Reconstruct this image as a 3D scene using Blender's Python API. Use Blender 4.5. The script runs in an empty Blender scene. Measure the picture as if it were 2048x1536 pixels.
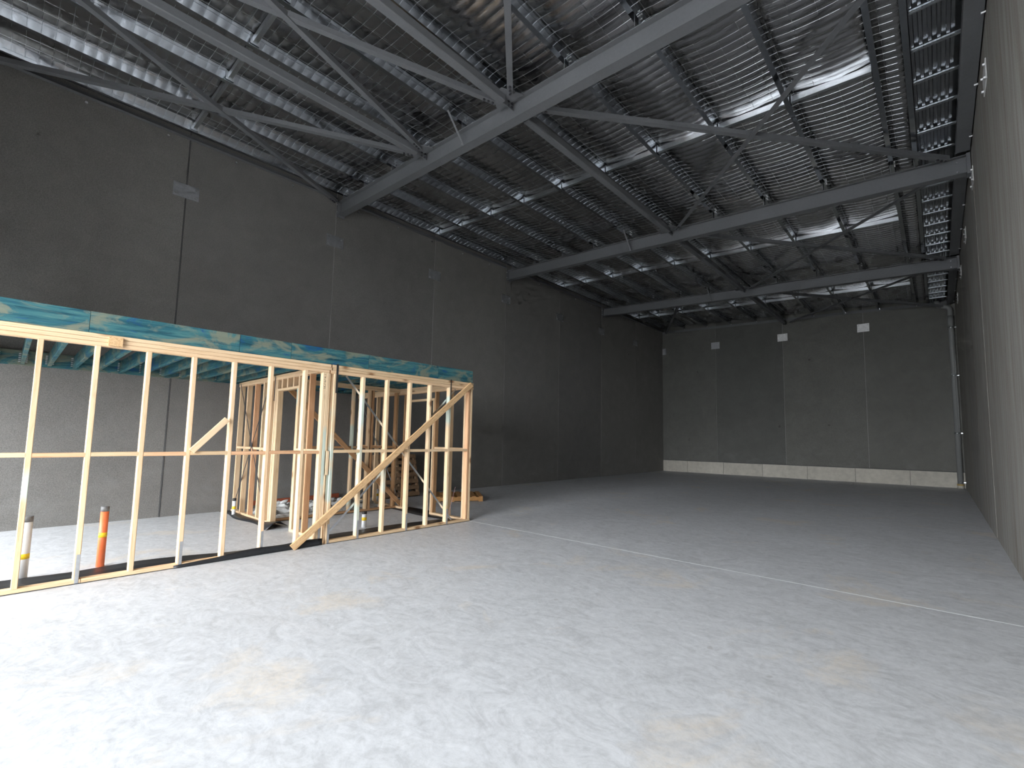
import bpy, math, random
from mathutils import Vector, Matrix, noise
random.seed(7)
SC = bpy.context.scene
COL = SC.collection

# ------------------------------------------------------------------ camera, sky, exposure
cam_d = bpy.data.cameras.new('camera'); cam = bpy.data.objects.new('camera', cam_d); COL.objects.link(cam)
R_ = Vector((0.76244573, 0.64689626, 0.0142035)); U_ = Vector((0.0444681, -0.07428499, 0.99624511)); F_ = Vector((-0.64552235, 0.75895123, 0.08540452))
C_ = Vector((11.32236, -2.02722, 1.56456))
cam.matrix_world = Matrix(((R_.x, U_.x, -F_.x, C_.x), (R_.y, U_.y, -F_.y, C_.y), (R_.z, U_.z, -F_.z, C_.z), (0, 0, 0, 1)))
cam_d.sensor_width = 36; cam_d.lens = 921.2 / 2048 * 36
cam_d.shift_x = -69.8 / 2048; cam_d.shift_y = 32.4 / 2048
cam_d.clip_start = .05; cam_d.clip_end = 400
SC.camera = cam

EXPOSURE = 0.0
SKY = 24.0
w = bpy.data.worlds.new('sky'); SC.world = w; w.use_nodes = True
w.node_tree.nodes['Background'].inputs[0].default_value = (0.92, 0.96, 1.0, 1)
w.node_tree.nodes['Background'].inputs[1].default_value = SKY
SC.view_settings.view_transform = 'Standard'; SC.view_settings.look = 'None'
SC.view_settings.exposure = EXPOSURE; SC.view_settings.gamma = 1; SC.view_settings.use_curve_mapping = False
SC.cycles.use_denoising = True
SC.cycles.max_bounces = 7; SC.cycles.diffuse_bounces = 4; SC.cycles.glossy_bounces = 3
SC.cycles.use_adaptive_sampling = True; SC.cycles.adaptive_threshold = .06; SC.cycles.adaptive_min_samples = 12
SC.cycles.time_limit = 750
SC.cycles.sample_clamp_indirect = 8

# the daylight openings of the front wall: (x0, x1, z0, z1)
FY = -7.6
OPEN = [(5.0, 11.8, 0.0, 5.3), (0.1, 4.3, 0.05, 2.75)]
EY = -3.95                                        # unseen left entry, set back to brighten the low left wall and darken above
for x0, x1, z0, z1 in OPEN:                       # light portals only steer sampling of the sky through the real openings
    ld = bpy.data.lights.new('sky_portal', 'AREA'); ld.shape = 'RECTANGLE'; ld.size = x1 - x0; ld.size_y = z1 - z0
    ld.cycles.is_portal = True
    lo = bpy.data.objects.new('sky_portal', ld); COL.objects.link(lo)
    lo.location = ((x0 + x1) / 2, (FY if x0 > 4 else EY) - .28, (z0 + z1) / 2); lo.rotation_euler = (math.radians(90), 0, 0)

# ------------------------------------------------------------------ materials
def new_mat(name):
    m = bpy.data.materials.new(name); m.use_nodes = True
    nt = m.node_tree; return m, nt, nt.nodes, nt.links, nt.nodes['Principled BSDF']
def N(nt, t, **kw):
    n = nt.nodes.new(t)
    for k, v in kw.items():
        if k.startswith('i_'):
            key = k[2:]; n.inputs[int(key) if key.isdigit() else key].default_value = v
        else: setattr(n, k, v)
    return n
def ramp(nt, fac, stops):
    r = nt.nodes.new('ShaderNodeValToRGB'); e = r.color_ramp.elements
    while len(e) < len(stops): e.new(.5)
    for i, (p, c) in enumerate(stops):
        e[i].position = p; e[i].color = c if len(c) == 4 else (*c, 1)
    nt.links.new(fac, r.inputs[0]); return r.outputs[0]
def mix(nt, fac, a, b, mode='MIX'):
    n = nt.nodes.new('ShaderNodeMix'); n.data_type = 'RGBA'; n.blend_type = mode
    for s, v in ((n.inputs[0], fac), (n.inputs[6], a), (n.inputs[7], b)):
        if isinstance(v, (int, float)): s.default_value = v
        elif isinstance(v, tuple): s.default_value = v if len(v) == 4 else (*v, 1)
        else: nt.links.new(v, s)
    return n.outputs[2]
def math_(nt, op, a, b=0.0, clamp=False):
    n = nt.nodes.new('ShaderNodeMath'); n.operation = op; n.use_clamp = clamp
    for s, v in ((n.inputs[0], a), (n.inputs[1], b)):
        if isinstance(v, (int, float)): s.default_value = v
        else: nt.links.new(v, s)
    return n.outputs[0]
def coords(nt, scale=(1, 1, 1), rnd=0.0, world=False):
    if world: src = nt.nodes.new('ShaderNodeNewGeometry').outputs['Position']
    else: src = nt.nodes.new('ShaderNodeTexCoord').outputs['Object']
    mp = nt.nodes.new('ShaderNodeMapping'); mp.inputs['Scale'].default_value = scale
    nt.links.new(src, mp.inputs[0])
    if rnd:
        oi = nt.nodes.new('ShaderNodeObjectInfo'); c = nt.nodes.new('ShaderNodeCombineXYZ')
        for i in range(3): nt.links.new(math_(nt, 'MULTIPLY', oi.outputs['Random'], rnd * (1 + .37 * i)), c.inputs[i])
        nt.links.new(c.outputs[0], mp.inputs['Location'])
    return mp.outputs[0]
def noise_(nt, vec, scale, detail=4, rough=.55, dist=0.0):
    n = nt.nodes.new('ShaderNodeTexNoise'); n.inputs['Scale'].default_value = scale; n.inputs['Detail'].default_value = detail
    n.inputs['Roughness'].default_value = rough; n.inputs['Distortion'].default_value = dist
    nt.links.new(vec, n.inputs['Vector']); return n.outputs['Fac']
def bump(nt, h, strength, dist, bsdf):
    b = nt.nodes.new('ShaderNodeBump'); b.inputs['Strength'].default_value = strength; b.inputs['Distance'].default_value = dist
    nt.links.new(h, b.inputs['Height']); nt.links.new(b.outputs[0], bsdf.inputs['Normal'])

def concrete_panel(name, base=(.195, .189, .181), streak=False, stain_z=True):
    m, nt, nd, lk, b = new_mat(name)
    v = coords(nt, world=True)
    big = noise_(nt, v, .55, 5, .6); mid = noise_(nt, v, 2.6, 6, .65, .6); fine = noise_(nt, v, 70, 3, .6)
    d = tuple(c * .80 for c in base); l = tuple(c * 1.16 for c in base)
    col = ramp(nt, big, [(.32, d), (.68, l)])
    col = mix(nt, .55, col, ramp(nt, mid, [(.3, tuple(c * .78 for c in base)), (.7, tuple(c * 1.18 for c in base))]))
    col = mix(nt, .32, col, ramp(nt, fine, [(.38, tuple(c * .45 for c in base)), (.62, tuple(c * 1.55 for c in base))]))
    if streak:
        st = noise_(nt, coords(nt, (1, 3.5, .22), world=True), 2.2, 6, .65)
        col = mix(nt, .5, col, ramp(nt, st, [(.36, (.22, .178, .145)), (.5, tuple(c * 1.0 for c in base)), (.64, (.40, .40, .38))]))
    # dark lifter marks, sparse
    vo = N(nt, 'ShaderNodeTexVoronoi', i_Scale=.8); lk.new(coords(nt, world=True), vo.inputs['Vector'])
    dist = noise_(nt, coords(nt, (1, 1, 2), world=True), 14, 3)
    spot = math_(nt, 'ADD', vo.outputs['Distance'], math_(nt, 'MULTIPLY', math_(nt, 'SUBTRACT', dist, .5), .12))
    sm = ramp(nt, spot, [(.03, (1, 1, 1)), (.048, (0, 0, 0))])
    col = mix(nt, math_(nt, 'MULTIPLY', sm, .55), col, (.05, .045, .04))
    # pale lime bloom low on the panels
    if stain_z:
        sep = nt.nodes.new('ShaderNodeSeparateXYZ'); lk.new(coords(nt, world=True), sep.inputs[0])
        zz = N(nt, 'ShaderNodeMapRange', i_1=.15, i_2=2.0, i_3=1.0, i_4=0.0); lk.new(sep.outputs[2], zz.inputs[0])
        bl = ramp(nt, noise_(nt, coords(nt, (1, 1, 1.5), world=True), 1.7, 6, .7, .8), [(.5, (0, 0, 0)), (.72, (1, 1, 1))])
        col = mix(nt, math_(nt, 'MULTIPLY', math_(nt, 'MULTIPLY', bl, zz.outputs[0]), .35), col, (.27, .275, .275))
    oi = nt.nodes.new('ShaderNodeObjectInfo')
    tint = ramp(nt, oi.outputs['Random'], [(0, (.84, .84, .84)), (1, (1.1, 1.09, 1.06))])
    col = mix(nt, 1.0, col, tint, 'MULTIPLY')
    lk.new(col, b.inputs['Base Color']); b.inputs['Roughness'].default_value = .78; b.inputs['Specular IOR Level'].default_value = .3
    bump(nt, math_(nt, 'ADD', fine, mid), .25, .004, b)
    return m
M = {}
M['panel'] = concrete_panel('precast_concrete')
M['panel_right'] = concrete_panel('precast_concrete_streaked', (.30, .288, .266), True)
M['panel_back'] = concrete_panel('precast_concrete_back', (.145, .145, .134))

def floor_mat():
    m, nt, nd, lk, b = new_mat('trowelled_concrete')
    v = coords(nt, world=True)
    big = noise_(nt, v, .35, 5, .6, .5); mid = noise_(nt, coords(nt, (1, 1.6, 1), world=True), 1.6, 8, .68, 1.4); fine = noise_(nt, v, 22, 6, .7, .4)
    wave = noise_(nt, coords(nt, (1.1, .9, 1), world=True), 1.3, 10, .74, 2.0)
    streak = noise_(nt, coords(nt, (.85, 1.5, 1), world=True), 2.6, 10, .76, 2.6)
    col = ramp(nt, mid, [(.28, (.49, .495, .505)), (.5, (.585, .595, .61)), (.72, (.66, .675, .70))])
    col = mix(nt, .4, col, ramp(nt, big, [(.36, (.44, .445, .445)), (.64, (.70, .715, .74))]))
    col = mix(nt, .38, col, ramp(nt, wave, [(.34, (.45, .455, .46)), (.5, (.60, .61, .63)), (.7, (.72, .73, .755))]))
    col = mix(nt, .42, col, ramp(nt, streak, [(.36, (.38, .385, .395)), (.5, (.62, .63, .645)), (.62, (.80, .81, .835))]))
    col = mix(nt, .2, col, ramp(nt, fine, [(.35, (.44, .44, .44)), (.6, (.66, .665, .68))]))
    dn = ramp(nt, noise_(nt, coords(nt, (1, 1.2, 1), world=True), 6.0, 10, .78, 2.4), [(.40, (.80, .80, .80)), (.52, (1, 1, 1)), (.64, (1.10, 1.10, 1.10))])
    col = mix(nt, .42, col, dn, 'MULTIPLY')
    tan = noise_(nt, coords(nt, (1, 1, 1), world=True), .8, 5, .62, .5)
    tm = ramp(nt, tan, [(.585, (0, 0, 0)), (.67, (1, 1, 1))])
    col = mix(nt, math_(nt, 'MULTIPLY', math_(nt, 'MULTIPLY', tm, ramp(nt, fine, [(.35, (.4, .4, .4)), (.6, (1, 1, 1))])), .45), col, (.74, .63, .49))
    vo = N(nt, 'ShaderNodeTexVoronoi', i_Scale=1.7); lk.new(v, vo.inputs['Vector'])
    sp = math_(nt, 'ADD', vo.outputs['Distance'], math_(nt, 'MULTIPLY', math_(nt, 'SUBTRACT', noise_(nt, v, 16, 3), .5), .16))
    col = mix(nt, math_(nt, 'MULTIPLY', ramp(nt, sp, [(.02, (1, 1, 1)), (.05, (0, 0, 0))]), .35), col, (.28, .26, .23))
    scr = N(nt, 'ShaderNodeTexNoise', i_Scale=5.0, i_Detail=9, i_Roughness=.75, i_Distortion=3.0); lk.new(coords(nt, (.5, 2.4, 1), world=True), scr.inputs['Vector'])
    col = mix(nt, math_(nt, 'MULTIPLY', ramp(nt, scr.outputs['Fac'], [(.30, (1, 1, 1)), (.38, (0, 0, 0))]), .3), col, (.33, .33, .335))
    lk.new(col, b.inputs['Base Color'])
    lk.new(ramp(nt, mid, [(.3, (.42, .42, .42)), (.7, (.62, .62, .62))]), b.inputs['Roughness']); b.inputs['Specular IOR Level'].default_value = .35
    bump(nt, math_(nt, 'ADD', wave, math_(nt, 'MULTIPLY', fine, .3)), .12, .006, b)
    return m
M['floor'] = floor_mat()

def plain(name, col, rough=.6, metal=0.0, var=.12, scale=30, bmp=0.0, spec=.4):
    m, nt, nd, lk, b = new_mat(name)
    v = coords(nt, rnd=20.0)
    n = noise_(nt, v, scale, 5, .6); n2 = noise_(nt, v, scale * .08, 4, .6)
    c = mix(nt, .5, ramp(nt, n, [(.3, tuple(x * (1 - var) for x in col)), (.7, tuple(x * (1 + var) for x in col))]),
            ramp(nt, n2, [(.3, tuple(x * (1 - var) for x in col)), (.7, tuple(x * (1 + var) for x in col))]))
    lk.new(c, b.inputs['Base Color']); b.inputs['Roughness'].default_value = rough; b.inputs['Metallic'].default_value = metal
    b.inputs['Specular IOR Level'].default_value = spec
    if bmp: bump(nt, n, bmp, .003, b)
    return m
M['steel'] = plain('grey_primed_steel', (.158, .162, .170), .5, 0, .10, 25)
M['purlin'] = plain('galvanised_purlin', (.52, .55, .58), .13, 1.0, .12, 14, .02)
M['galv'] = plain('galvanised_bright', (.72, .75, .78), .3, 1.0, .12, 30)
M['plate'] = plain('galvanised_plate', (.50, .51, .53), .5, .85, .25, 16)
M['plate_back'] = plain('galvanised_plate_pale', (.74, .74, .73), .5, .3, .25, 10)
M['gutter'] = plain('zinc_gutter_sheet', (.40, .42, .45), .32, 1.0, .1, 20)
M['bolt'] = plain('bolt_steel', (.55, .55, .56), .3, 1.0, .1, 40)
M['bolt_dark'] = plain('bolt_dark_steel', (.09, .09, .10), .45, .6, .1, 40)
M['sealant'] = plain('joint_sealant', (.34, .33, .315), .7, 0, .15, 30)
M['sealant_dark'] = plain('joint_shadow_backing', (.10, .10, .10), .9, 0, .15, 30)
M['floor_seal'] = plain('floor_joint_filler', (.84, .85, .86), .6, 0, .05, 30)
M['kerb'] = plain('kerb_concrete', (.50, .47, .41), .85, 0, .22, 6, .3)
M['membrane'] = plain('black_membrane', (.018, .019, .021), .42, 0, .3, 20, .15)
M['pvc'] = plain('white_pvc', (.78, .79, .80), .35, 0, .05, 20)
M['pvc_orange'] = plain('orange_pvc', (.85, .20, .075), .38, 0, .06, 20)
M['pvc_grey'] = plain('grey_painted_pipe', (.25, .255, .25), .5, 0, .06, 20)
M['pvc_cap'] = plain('grey_tape_cap', (.17, .17, .17), .55, 0, .4, 25)
M['black_cap'] = plain('black_cap', (.03, .03, .03), .5, 0, .2, 25)
M['yellow'] = plain('yellow_label', (.85, .58, .03), .5, 0, .25, 60)
M['ochre'] = plain('ochre_stain', (.42, .30, .12), .7, 0, .25, 60)
M['rubble'] = plain('broken_concrete', (.47, .47, .46), .9, 0, .35, 9, .4)
M['redwood'] = plain('red_stained_timber', (.30, .075, .035), .7, 0, .25, 12)
M['ground'] = plain('driveway_asphalt', (.17, .17, .17), .8, 0, .1, 3)
M['pallet'] = plain('old_pallet_timber', (.30, .19, .11), .8, 0, .35, 12)
M['pallet_new'] = plain('orange_pallet_timber', (.48, .25, .09), .75, 0, .3, 12)
M['ink'] = plain('marker_ink', (.03, .03, .03), .7, 0, .1, 20)
M['cord'] = plain('pink_string', (.70, .45, .52), .7, 0, .1, 20)
M['roofsheet'] = plain('roof_sheet', (.4, .42, .44), .4, .8, .1, 20)

def timber(name, light, dark, knots=1.0, teal=0.0, streaks=0.0):
    m, nt, nd, lk, b = new_mat(name)
    v = coords(nt, (1, 1, 1), rnd=30)
    g = noise_(nt, coords(nt, (.8, 16, 16), rnd=30), 3.2, 6, .65, .5)
    col = ramp(nt, g, [(.34, dark), (.5, light), (.7, tuple(min(1, c * 1.08) for c in light))])
    oi = nt.nodes.new('ShaderNodeObjectInfo')
    col = mix(nt, 1.0, col, ramp(nt, oi.outputs['Random'], [(0, (.86, .80, .74)), (.5, (1, .98, .96)), (1, (1, .90, .84))]), 'MULTIPLY')
    vo = N(nt, 'ShaderNodeTexVoronoi', i_Scale=1.0); lk.new(coords(nt, (2.1, 3.2, 3.2), rnd=30), vo.inputs['Vector'])
    kn = ramp(nt, vo.outputs['Distance'], [(.075, (1, 1, 1)), (.12, (.45, .45, .45)), (.19, (0, 0, 0))])
    col = mix(nt, math_(nt, 'MULTIPLY', kn, .85 * knots), col, (.20, .085, .03))
    if teal:
        t = ramp(nt, noise_(nt, coords(nt, (.75, .4, .4), rnd=17), 1.6, 2, .5), [(.5, (0, 0, 0)), (.56, (1, 1, 1))])
        col = mix(nt, math_(nt, 'MULTIPLY', t, teal), col, (.46, .575, .515))
    if streaks:
        s = ramp(nt, noise_(nt, coords(nt, (9, 26, 26), rnd=30), 2.4, 5, .7, 1.0), [(.55, (0, 0, 0)), (.62, (1, 1, 1))])
        col = mix(nt, math_(nt, 'MULTIPLY', s, streaks), col, (.36, .22, .09))
    lk.new(col, b.inputs['Base Color']); b.inputs['Roughness'].default_value = .62; b.inputs['Specular IOR Level'].default_value = .25
    bump(nt, g, .15, .002, b)
    return m
M['pine'] = timber('pine', (.73, .56, .37), (.61, .43, .255))
M['pine_teal'] = timber('pine_treated_patch', (.73, .56, .37), (.61, .43, .255), 1.0, .8)
M['pine_red'] = timber('pine_heartwood', (.69, .43, .26), (.56, .31, .165), .8)
M['pine_brace'] = timber('pine_brace', (.66, .46, .26), (.54, .34, .165), .8, 0, .75)
M['pine_brown'] = timber('pine_weathered', (.46, .28, .15), (.34, .19, .09), .7)

def lvl():
    m, nt, nd, lk, b = new_mat('blue_treated_lvl')
    g = noise_(nt, coords(nt, (.7, 9, 9), rnd=30), 3.0, 6, .65, .6)
    col = ramp(nt, g, [(.30, (.008, .045, .065)), (.45, (.022, .10, .125)), (.58, (.05, .155, .165)), (.75, (.11, .205, .185))])
    p = noise_(nt, coords(nt, (1, 2.2, 2.2), rnd=30), 2.0, 6, .65, .9)
    col = mix(nt, ramp(nt, p, [(.50, (0, 0, 0)), (.60, (.8, .8, .8))]), col, (.20, .205, .145))
    col = mix(nt, ramp(nt, p, [(.34, (.85, .85, .85)), (.43, (0, 0, 0))]), col, (.008, .065, .19))
    vo = N(nt, 'ShaderNodeTexVoronoi', i_Scale=1.0); lk.new(coords(nt, (2.0, 4.5, 4.5), rnd=30), vo.inputs['Vector'])
    col = mix(nt, ramp(nt, vo.outputs['Distance'], [(.05, (.7, .7, .7)), (.16, (0, 0, 0))]), col, (.05, .10, .085))
    lk.new(col, b.inputs['Base Color']); b.inputs['Roughness'].default_value = .6; b.inputs['Specular IOR Level'].default_value = .25
    return m
M['lvl'] = lvl()

def foil():
    m, nt, nd, lk, b = new_mat('reflective_foil')
    v = coords(nt, world=True)
    w1 = noise_(nt, coords(nt, (1, 3.2, 1), world=True), 5.0, 6, .65, .9); w2 = noise_(nt, v, 38, 4, .6, .3)
    lk.new(ramp(nt, noise_(nt, v, 1.3, 4), [(.3, (.50, .50, .51)), (.7, (.66, .66, .67))]), b.inputs['Base Color'])
    b.inputs['Metallic'].default_value = 1.0; b.inputs['Roughness'].default_value = .15
    bump(nt, math_(nt, 'ADD', w1, math_(nt, 'MULTIPLY', w2, .12)), .35, .02, b)
    return m
M['foil'] = foil()

# ------------------------------------------------------------------ builders
def link(o, parent=None):
    COL.objects.link(o)
    if parent: o.parent = parent
    return o
def tag(o, label=None, cat=None, group=None, kind=None):
    if label: o['label'] = label
    if cat: o['category'] = cat
    if group: o['group'] = group
    if kind: o['kind'] = kind
    return o
def thing(name, loc, label=None, cat=None, group=None, kind=None):
    o = bpy.data.objects.new(name, None); o.empty_display_size = .1; o.location = loc
    link(o); return tag(o, label, cat, group, kind)
def mesh(name, verts, faces, mat, parent=None, smooth=False, at=None):
    """verts in world coordinates"""
    off = Vector(parent.location) if parent else (Vector(at) if at else Vector((0, 0, 0)))
    me = bpy.data.meshes.new(name); me.from_pydata([tuple(Vector(v) - off) for v in verts], [], faces); me.update()
    if smooth: me.polygons.foreach_set('use_smooth', [True] * len(me.polygons))
    me.materials.append(mat); o = bpy.data.objects.new(name, me)
    if not parent and at: o.location = at
    return link(o, parent)
CUBE_F = [(0, 3, 2, 1), (4, 5, 6, 7), (0, 1, 5, 4), (1, 2, 6, 5), (2, 3, 7, 6), (3, 0, 4, 7)]
def box(name, x0, x1, y0, y1, z0, z1, mat, parent=None, slope=0.0, at=None):
    """slope lowers z along x"""
    v = [(x, y, z + slope * x) for z in (z0, z1) for x, y in ((x0, y0), (x1, y0), (x1, y1), (x0, y1))]
    return mesh(name, v, CUBE_F, mat, parent, at=at)
CACHE = {}
def prof_mesh(name, prof, L, mat):
    key = (name, tuple(prof), round(L, 4), mat.name)
    if key in CACHE: return CACHE[key]
    n = len(prof)
    v = [(0, y, z) for y, z in prof] + [(L, y, z) for y, z in prof]
    f = [(i, (i + 1) % n, n + (i + 1) % n, n + i) for i in range(n)] + [tuple(range(n))[::-1], tuple(range(n, 2 * n))]
    me = bpy.data.meshes.new(name); me.from_pydata(v, [], f); me.update(); me.materials.append(mat)
    CACHE[key] = me; return me
def extr(name, prof, A, B, up, mat, parent=None):
    """profile (y,z) swept from A to B; local x along the length, local z as close to up as it goes"""
    A = Vector(A); B = Vector(B); X = (B - A); L = X.length; X.normalize()
    Z = Vector(up) - X * X.dot(Vector(up)); Z.normalize(); Y = Z.cross(X)
    o = bpy.data.objects.new(name, prof_mesh(name, prof, L, mat))
    off = Vector(parent.location) if parent else Vector((0, 0, 0))
    P = A - off
    o.matrix_basis = Matrix(((X.x, Y.x, Z.x, P.x), (X.y, Y.y, Z.y, P.y), (X.z, Y.z, Z.z, P.z), (0, 0, 0, 1)))
    link(o, parent)
    return o
def rect(w, h, c=.003):
    a, b = w / 2, h / 2
    return [(-a + c, -b), (a - c, -b), (a, -b + c), (a, b - c), (a - c, b), (-a + c, b), (-a, b - c), (-a, -b + c)]
def timb(name, A, B, w_, h_, up, mat, parent=None):
    return extr(name, rect(w_, h_, .0045), A, B, up, M[mat], parent)
def circ(n, r): return [(r * math.cos(2 * math.pi * i / n), r * math.sin(2 * math.pi * i / n)) for i in range(n)]
def rod(name, A, B, r, mat, parent=None, n=16):
    o = extr(name, circ(n, r), A, B, (0, 0, 1) if abs((Vector(B) - Vector(A)).normalized().z) < .9 else (0, 1, 0), mat, parent)
    for p in o.data.polygons: p.use_smooth = len(p.vertices) == 4
    return o
def tube(name, pts, r, mat, parent=None, n=14):
    pts = [Vector(p) for p in pts]; V = []; Fc = []
    ref = Vector((0, 1, 0))
    for i, p in enumerate(pts):
        t = (pts[min(i + 1, len(pts) - 1)] - pts[max(i - 1, 0)]).normalized()
        a = ref - t * t.dot(ref)
        if a.length < .05: a = Vector((1, 0, 0)) - t * t.x
        a.normalize(); b_ = t.cross(a)
        for k in range(n):
            an = 2 * math.pi * k / n; V.append(p + a * (r * math.cos(an)) + b_ * (r * math.sin(an)))
    for i in range(len(pts) - 1):
        for k in range(n):
            Fc.append((i * n + k, i * n + (k + 1) % n, (i + 1) * n + (k + 1) % n, (i + 1) * n + k))
    Fc.append(tuple(range(n))[::-1]); Fc.append(tuple((len(pts) - 1) * n + k for k in range(n)))
    return mesh(name, V, Fc, mat, parent, smooth=True)
HEX = circ(6, 1)
def bolt(P, nrm, r, h, mat, parent, name='bolt'):
    P = Vector(P); nrm = Vector(nrm).normalized()
    return extr(name, [(a * r, b_ * r) for a, b_ in HEX], P, P + nrm * h, (0, 0, 1) if abs(nrm.z) < .9 else (1, 0, 0), mat, parent)
def under(o, part):
    """make o a sub-part of a part of the same thing"""
    o.matrix_basis = part.matrix_basis.inverted() @ o.matrix_basis; o.parent = part; return o
ORD = ['first', 'second', 'third', 'fourth', 'fifth', 'sixth', 'seventh', 'eighth', 'ninth', 'tenth', 'eleventh', 'twelfth']
S = -.049                               # roof fall towards the right wall
def rt(x): return 7.47 + S * x          # rafter top
def pb(x): return 7.60 + S * x          # purlin underside
def pt(x): return 7.80 + S * x          # purlin top
W, YB, H = 12.0, 21.0, 8.3

# ------------------------------------------------------------------ floor
fl = thing('floor', (6, 9, 0), kind='structure')
box('floor_slab', -.18, W + .18, FY - .2, 3.852, -.2, 0, M['floor'], fl)
box('floor_slab', -.18, W + .18, 3.868, YB + .18, -.2, 0, M['floor'], fl)
box('joint_filler', -.1, W + .1, 3.852, 3.868, -.2, .0005, M['floor_seal'], fl)
g = box('ground', -40, 50, -60, FY - .2, -.2, -.01, M['ground']); tag(g, kind='structure')

# ------------------------------------------------------------------ walls of precast panels
def plate_thing(c, axis, nrm, label, group, mat, w_=.42, h_=.28):
    """rectangular steel plate bolted over a panel joint; axis = horizontal direction along the wall"""
    t = thing('fixing_plate', c, label, 'plate', group)
    c = Vector(c); a = Vector(axis); n = Vector(nrm)
    A = c - a * (w_ / 2); B = c + a * (w_ / 2)
    pl = extr('plate', [(-.006, -h_ / 2), (.006, -h_ / 2), (.006, h_ / 2), (-.006, h_ / 2)], A + n * .008, B + n * .008, (0, 0, 1), mat, t)
    for sx in (-1, 1):
        for sz in (-1, 1):
            under(bolt(c + a * (sx * w_ * .38) + Vector((0, 0, sz * h_ * .32)) + n * .013, n, .022, .024, M['bolt'], t), pl)
    return t
wl = thing('wall_left', (0, 9, 0), kind='structure')
js = [FY - .2, -3.0, 0] + [3 * i for i in range(1, 7)] + [YB]
for i in range(len(js) - 1):
    gp = .012
    y0 = js[i] + (gp if i else 0); y1 = js[i + 1] - (gp if i < len(js) - 2 else -.18)
    box('wall_panel', -.18, random.uniform(-.003, .0), y0, y1, 0, H, M['panel'], wl)
for i, y in enumerate(js[1:-1]):
    box('joint_sealant', -.10, -.012 if i > 1 else -.03, y - .012, y + .012, 0, H, M['sealant'] if i > 1 else M['sealant_dark'], wl)
box('joint_bead', -.02, .004, -.008, .006, 0, H, M['sealant_dark'], wl)
wr = thing('wall_right', (W, 9, 0), kind='structure')
for i in range(len(js) - 1):
    y0 = js[i] + (.008 if i else 0); y1 = js[i + 1] - (.008 if i < len(js) - 2 else -.18)
    box('wall_panel', W + random.uniform(0, .003), W + .18, y0, y1, 0, H + .8, M['panel_right'], wr)
for y in js[1:-1]: box('joint_sealant', W + .004, W + .10, y - .008, y + .008, 0, H + .8, M['floor_seal'], wr)
wb = thing('wall_back', (6, YB, 0), kind='structure')
jb = [-.18, 2.89, 6.0, 9.1, W + .18]
for i in range(4):
    x0 = jb[i] + (.009 if i else 0); x1 = jb[i + 1] - (.009 if i < 3 else 0)
    box('wall_panel', x0, x1, YB + random.uniform(0, .004), YB + .18, .60, H + .8, M['panel_back'], wb)
for x in jb[1:-1]: box('joint_sealant', x - .009, x + .009, YB + .025, YB + .1, .6, H + .8, M['sealant'], wb)
box('joint_shadow', -.18, W + .18, YB + .03, YB + .18, .57, .60, M['sealant_dark'], wb)
kx = [0, 1.35, 3.18, 4.99, 6.84, 8.61, 10.4, W]
for i in range(len(kx) - 1):
    box('kerb_block', kx[i] + .006, kx[i + 1] - .006, YB - .02 - random.uniform(0, .006), YB + .18, 0, .57, M['kerb'], wb)
box('kerb_core', 0, W, YB, YB + .17, 0, .565, M['sealant_dark'], wb)
# front wall with the roller door opening and the shopfront opening (behind the photographer)
wf = thing('wall_front', (6, FY, 0), kind='structure')
(ax0, ax1, az0, az1), (bx0, bx1, bz0, bz1) = OPEN
for x0, x1, z0, z1, yy in ((-.18, bx0, 0, H, EY), (bx0, bx1, bz1, H, EY), (bx1, 4.75, 0, H, EY), (bx0, bx1, 0, bz0, EY),
                           (4.55, ax0, 0, H, FY), (ax0, ax1, az1, H, FY), (ax1, W + .18, 0, H, FY)):
    box('wall_panel', x0, x1, yy - .2, yy, z0, z1, M['panel'], wf)
box('wall_panel', 4.55, 4.75, FY, EY - .2, 0, H, M['panel'], wf)  # unseen return wall, added with the set-back entry; blocks door light from upper left

for k in range(7):
    wd = ['nearest the camera', 'second from the camera', 'third from the camera', 'fourth from the camera', 'fifth from the camera', 'sixth from the camera', 'nearest the back corner'][k]
    plate_thing((0, 3.0 * k, 6.43), (0, 1, 0), (1, 0, 0), 'bolted grey steel plate over a left wall joint, ' + wd, 'joint plates on the left wall', M['plate'])
for k in range(2, 7):
    wd = ['', '', 'highest in view', 'just past the first beam end', 'between two beam ends', 'just past the farthest beam end', 'nearest the downpipe'][k]
    plate_thing((W, 3.0 * k, 6.40), (0, -1, 0), (-1, 0, 0), 'bolted steel plate seen edge on along the right wall, ' + wd, 'joint plates on the right wall', M['plate_back'])
for x, wd in ((.12, 'in the left corner'), (2.89, 'dullest, left of the two white plates'), (6.0, 'in the middle of the wall'), (9.1, 'rightmost and highest')):
    plate_thing((x, YB, 6.43), (1, 0, 0), (0, -1, 0), 'pale bolted steel plate on the back wall, ' + wd, 'joint plates on the back wall', M['plate_back'] if x > 5 else M['plate'], .42 if x > 1 else .24, .34)

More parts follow.
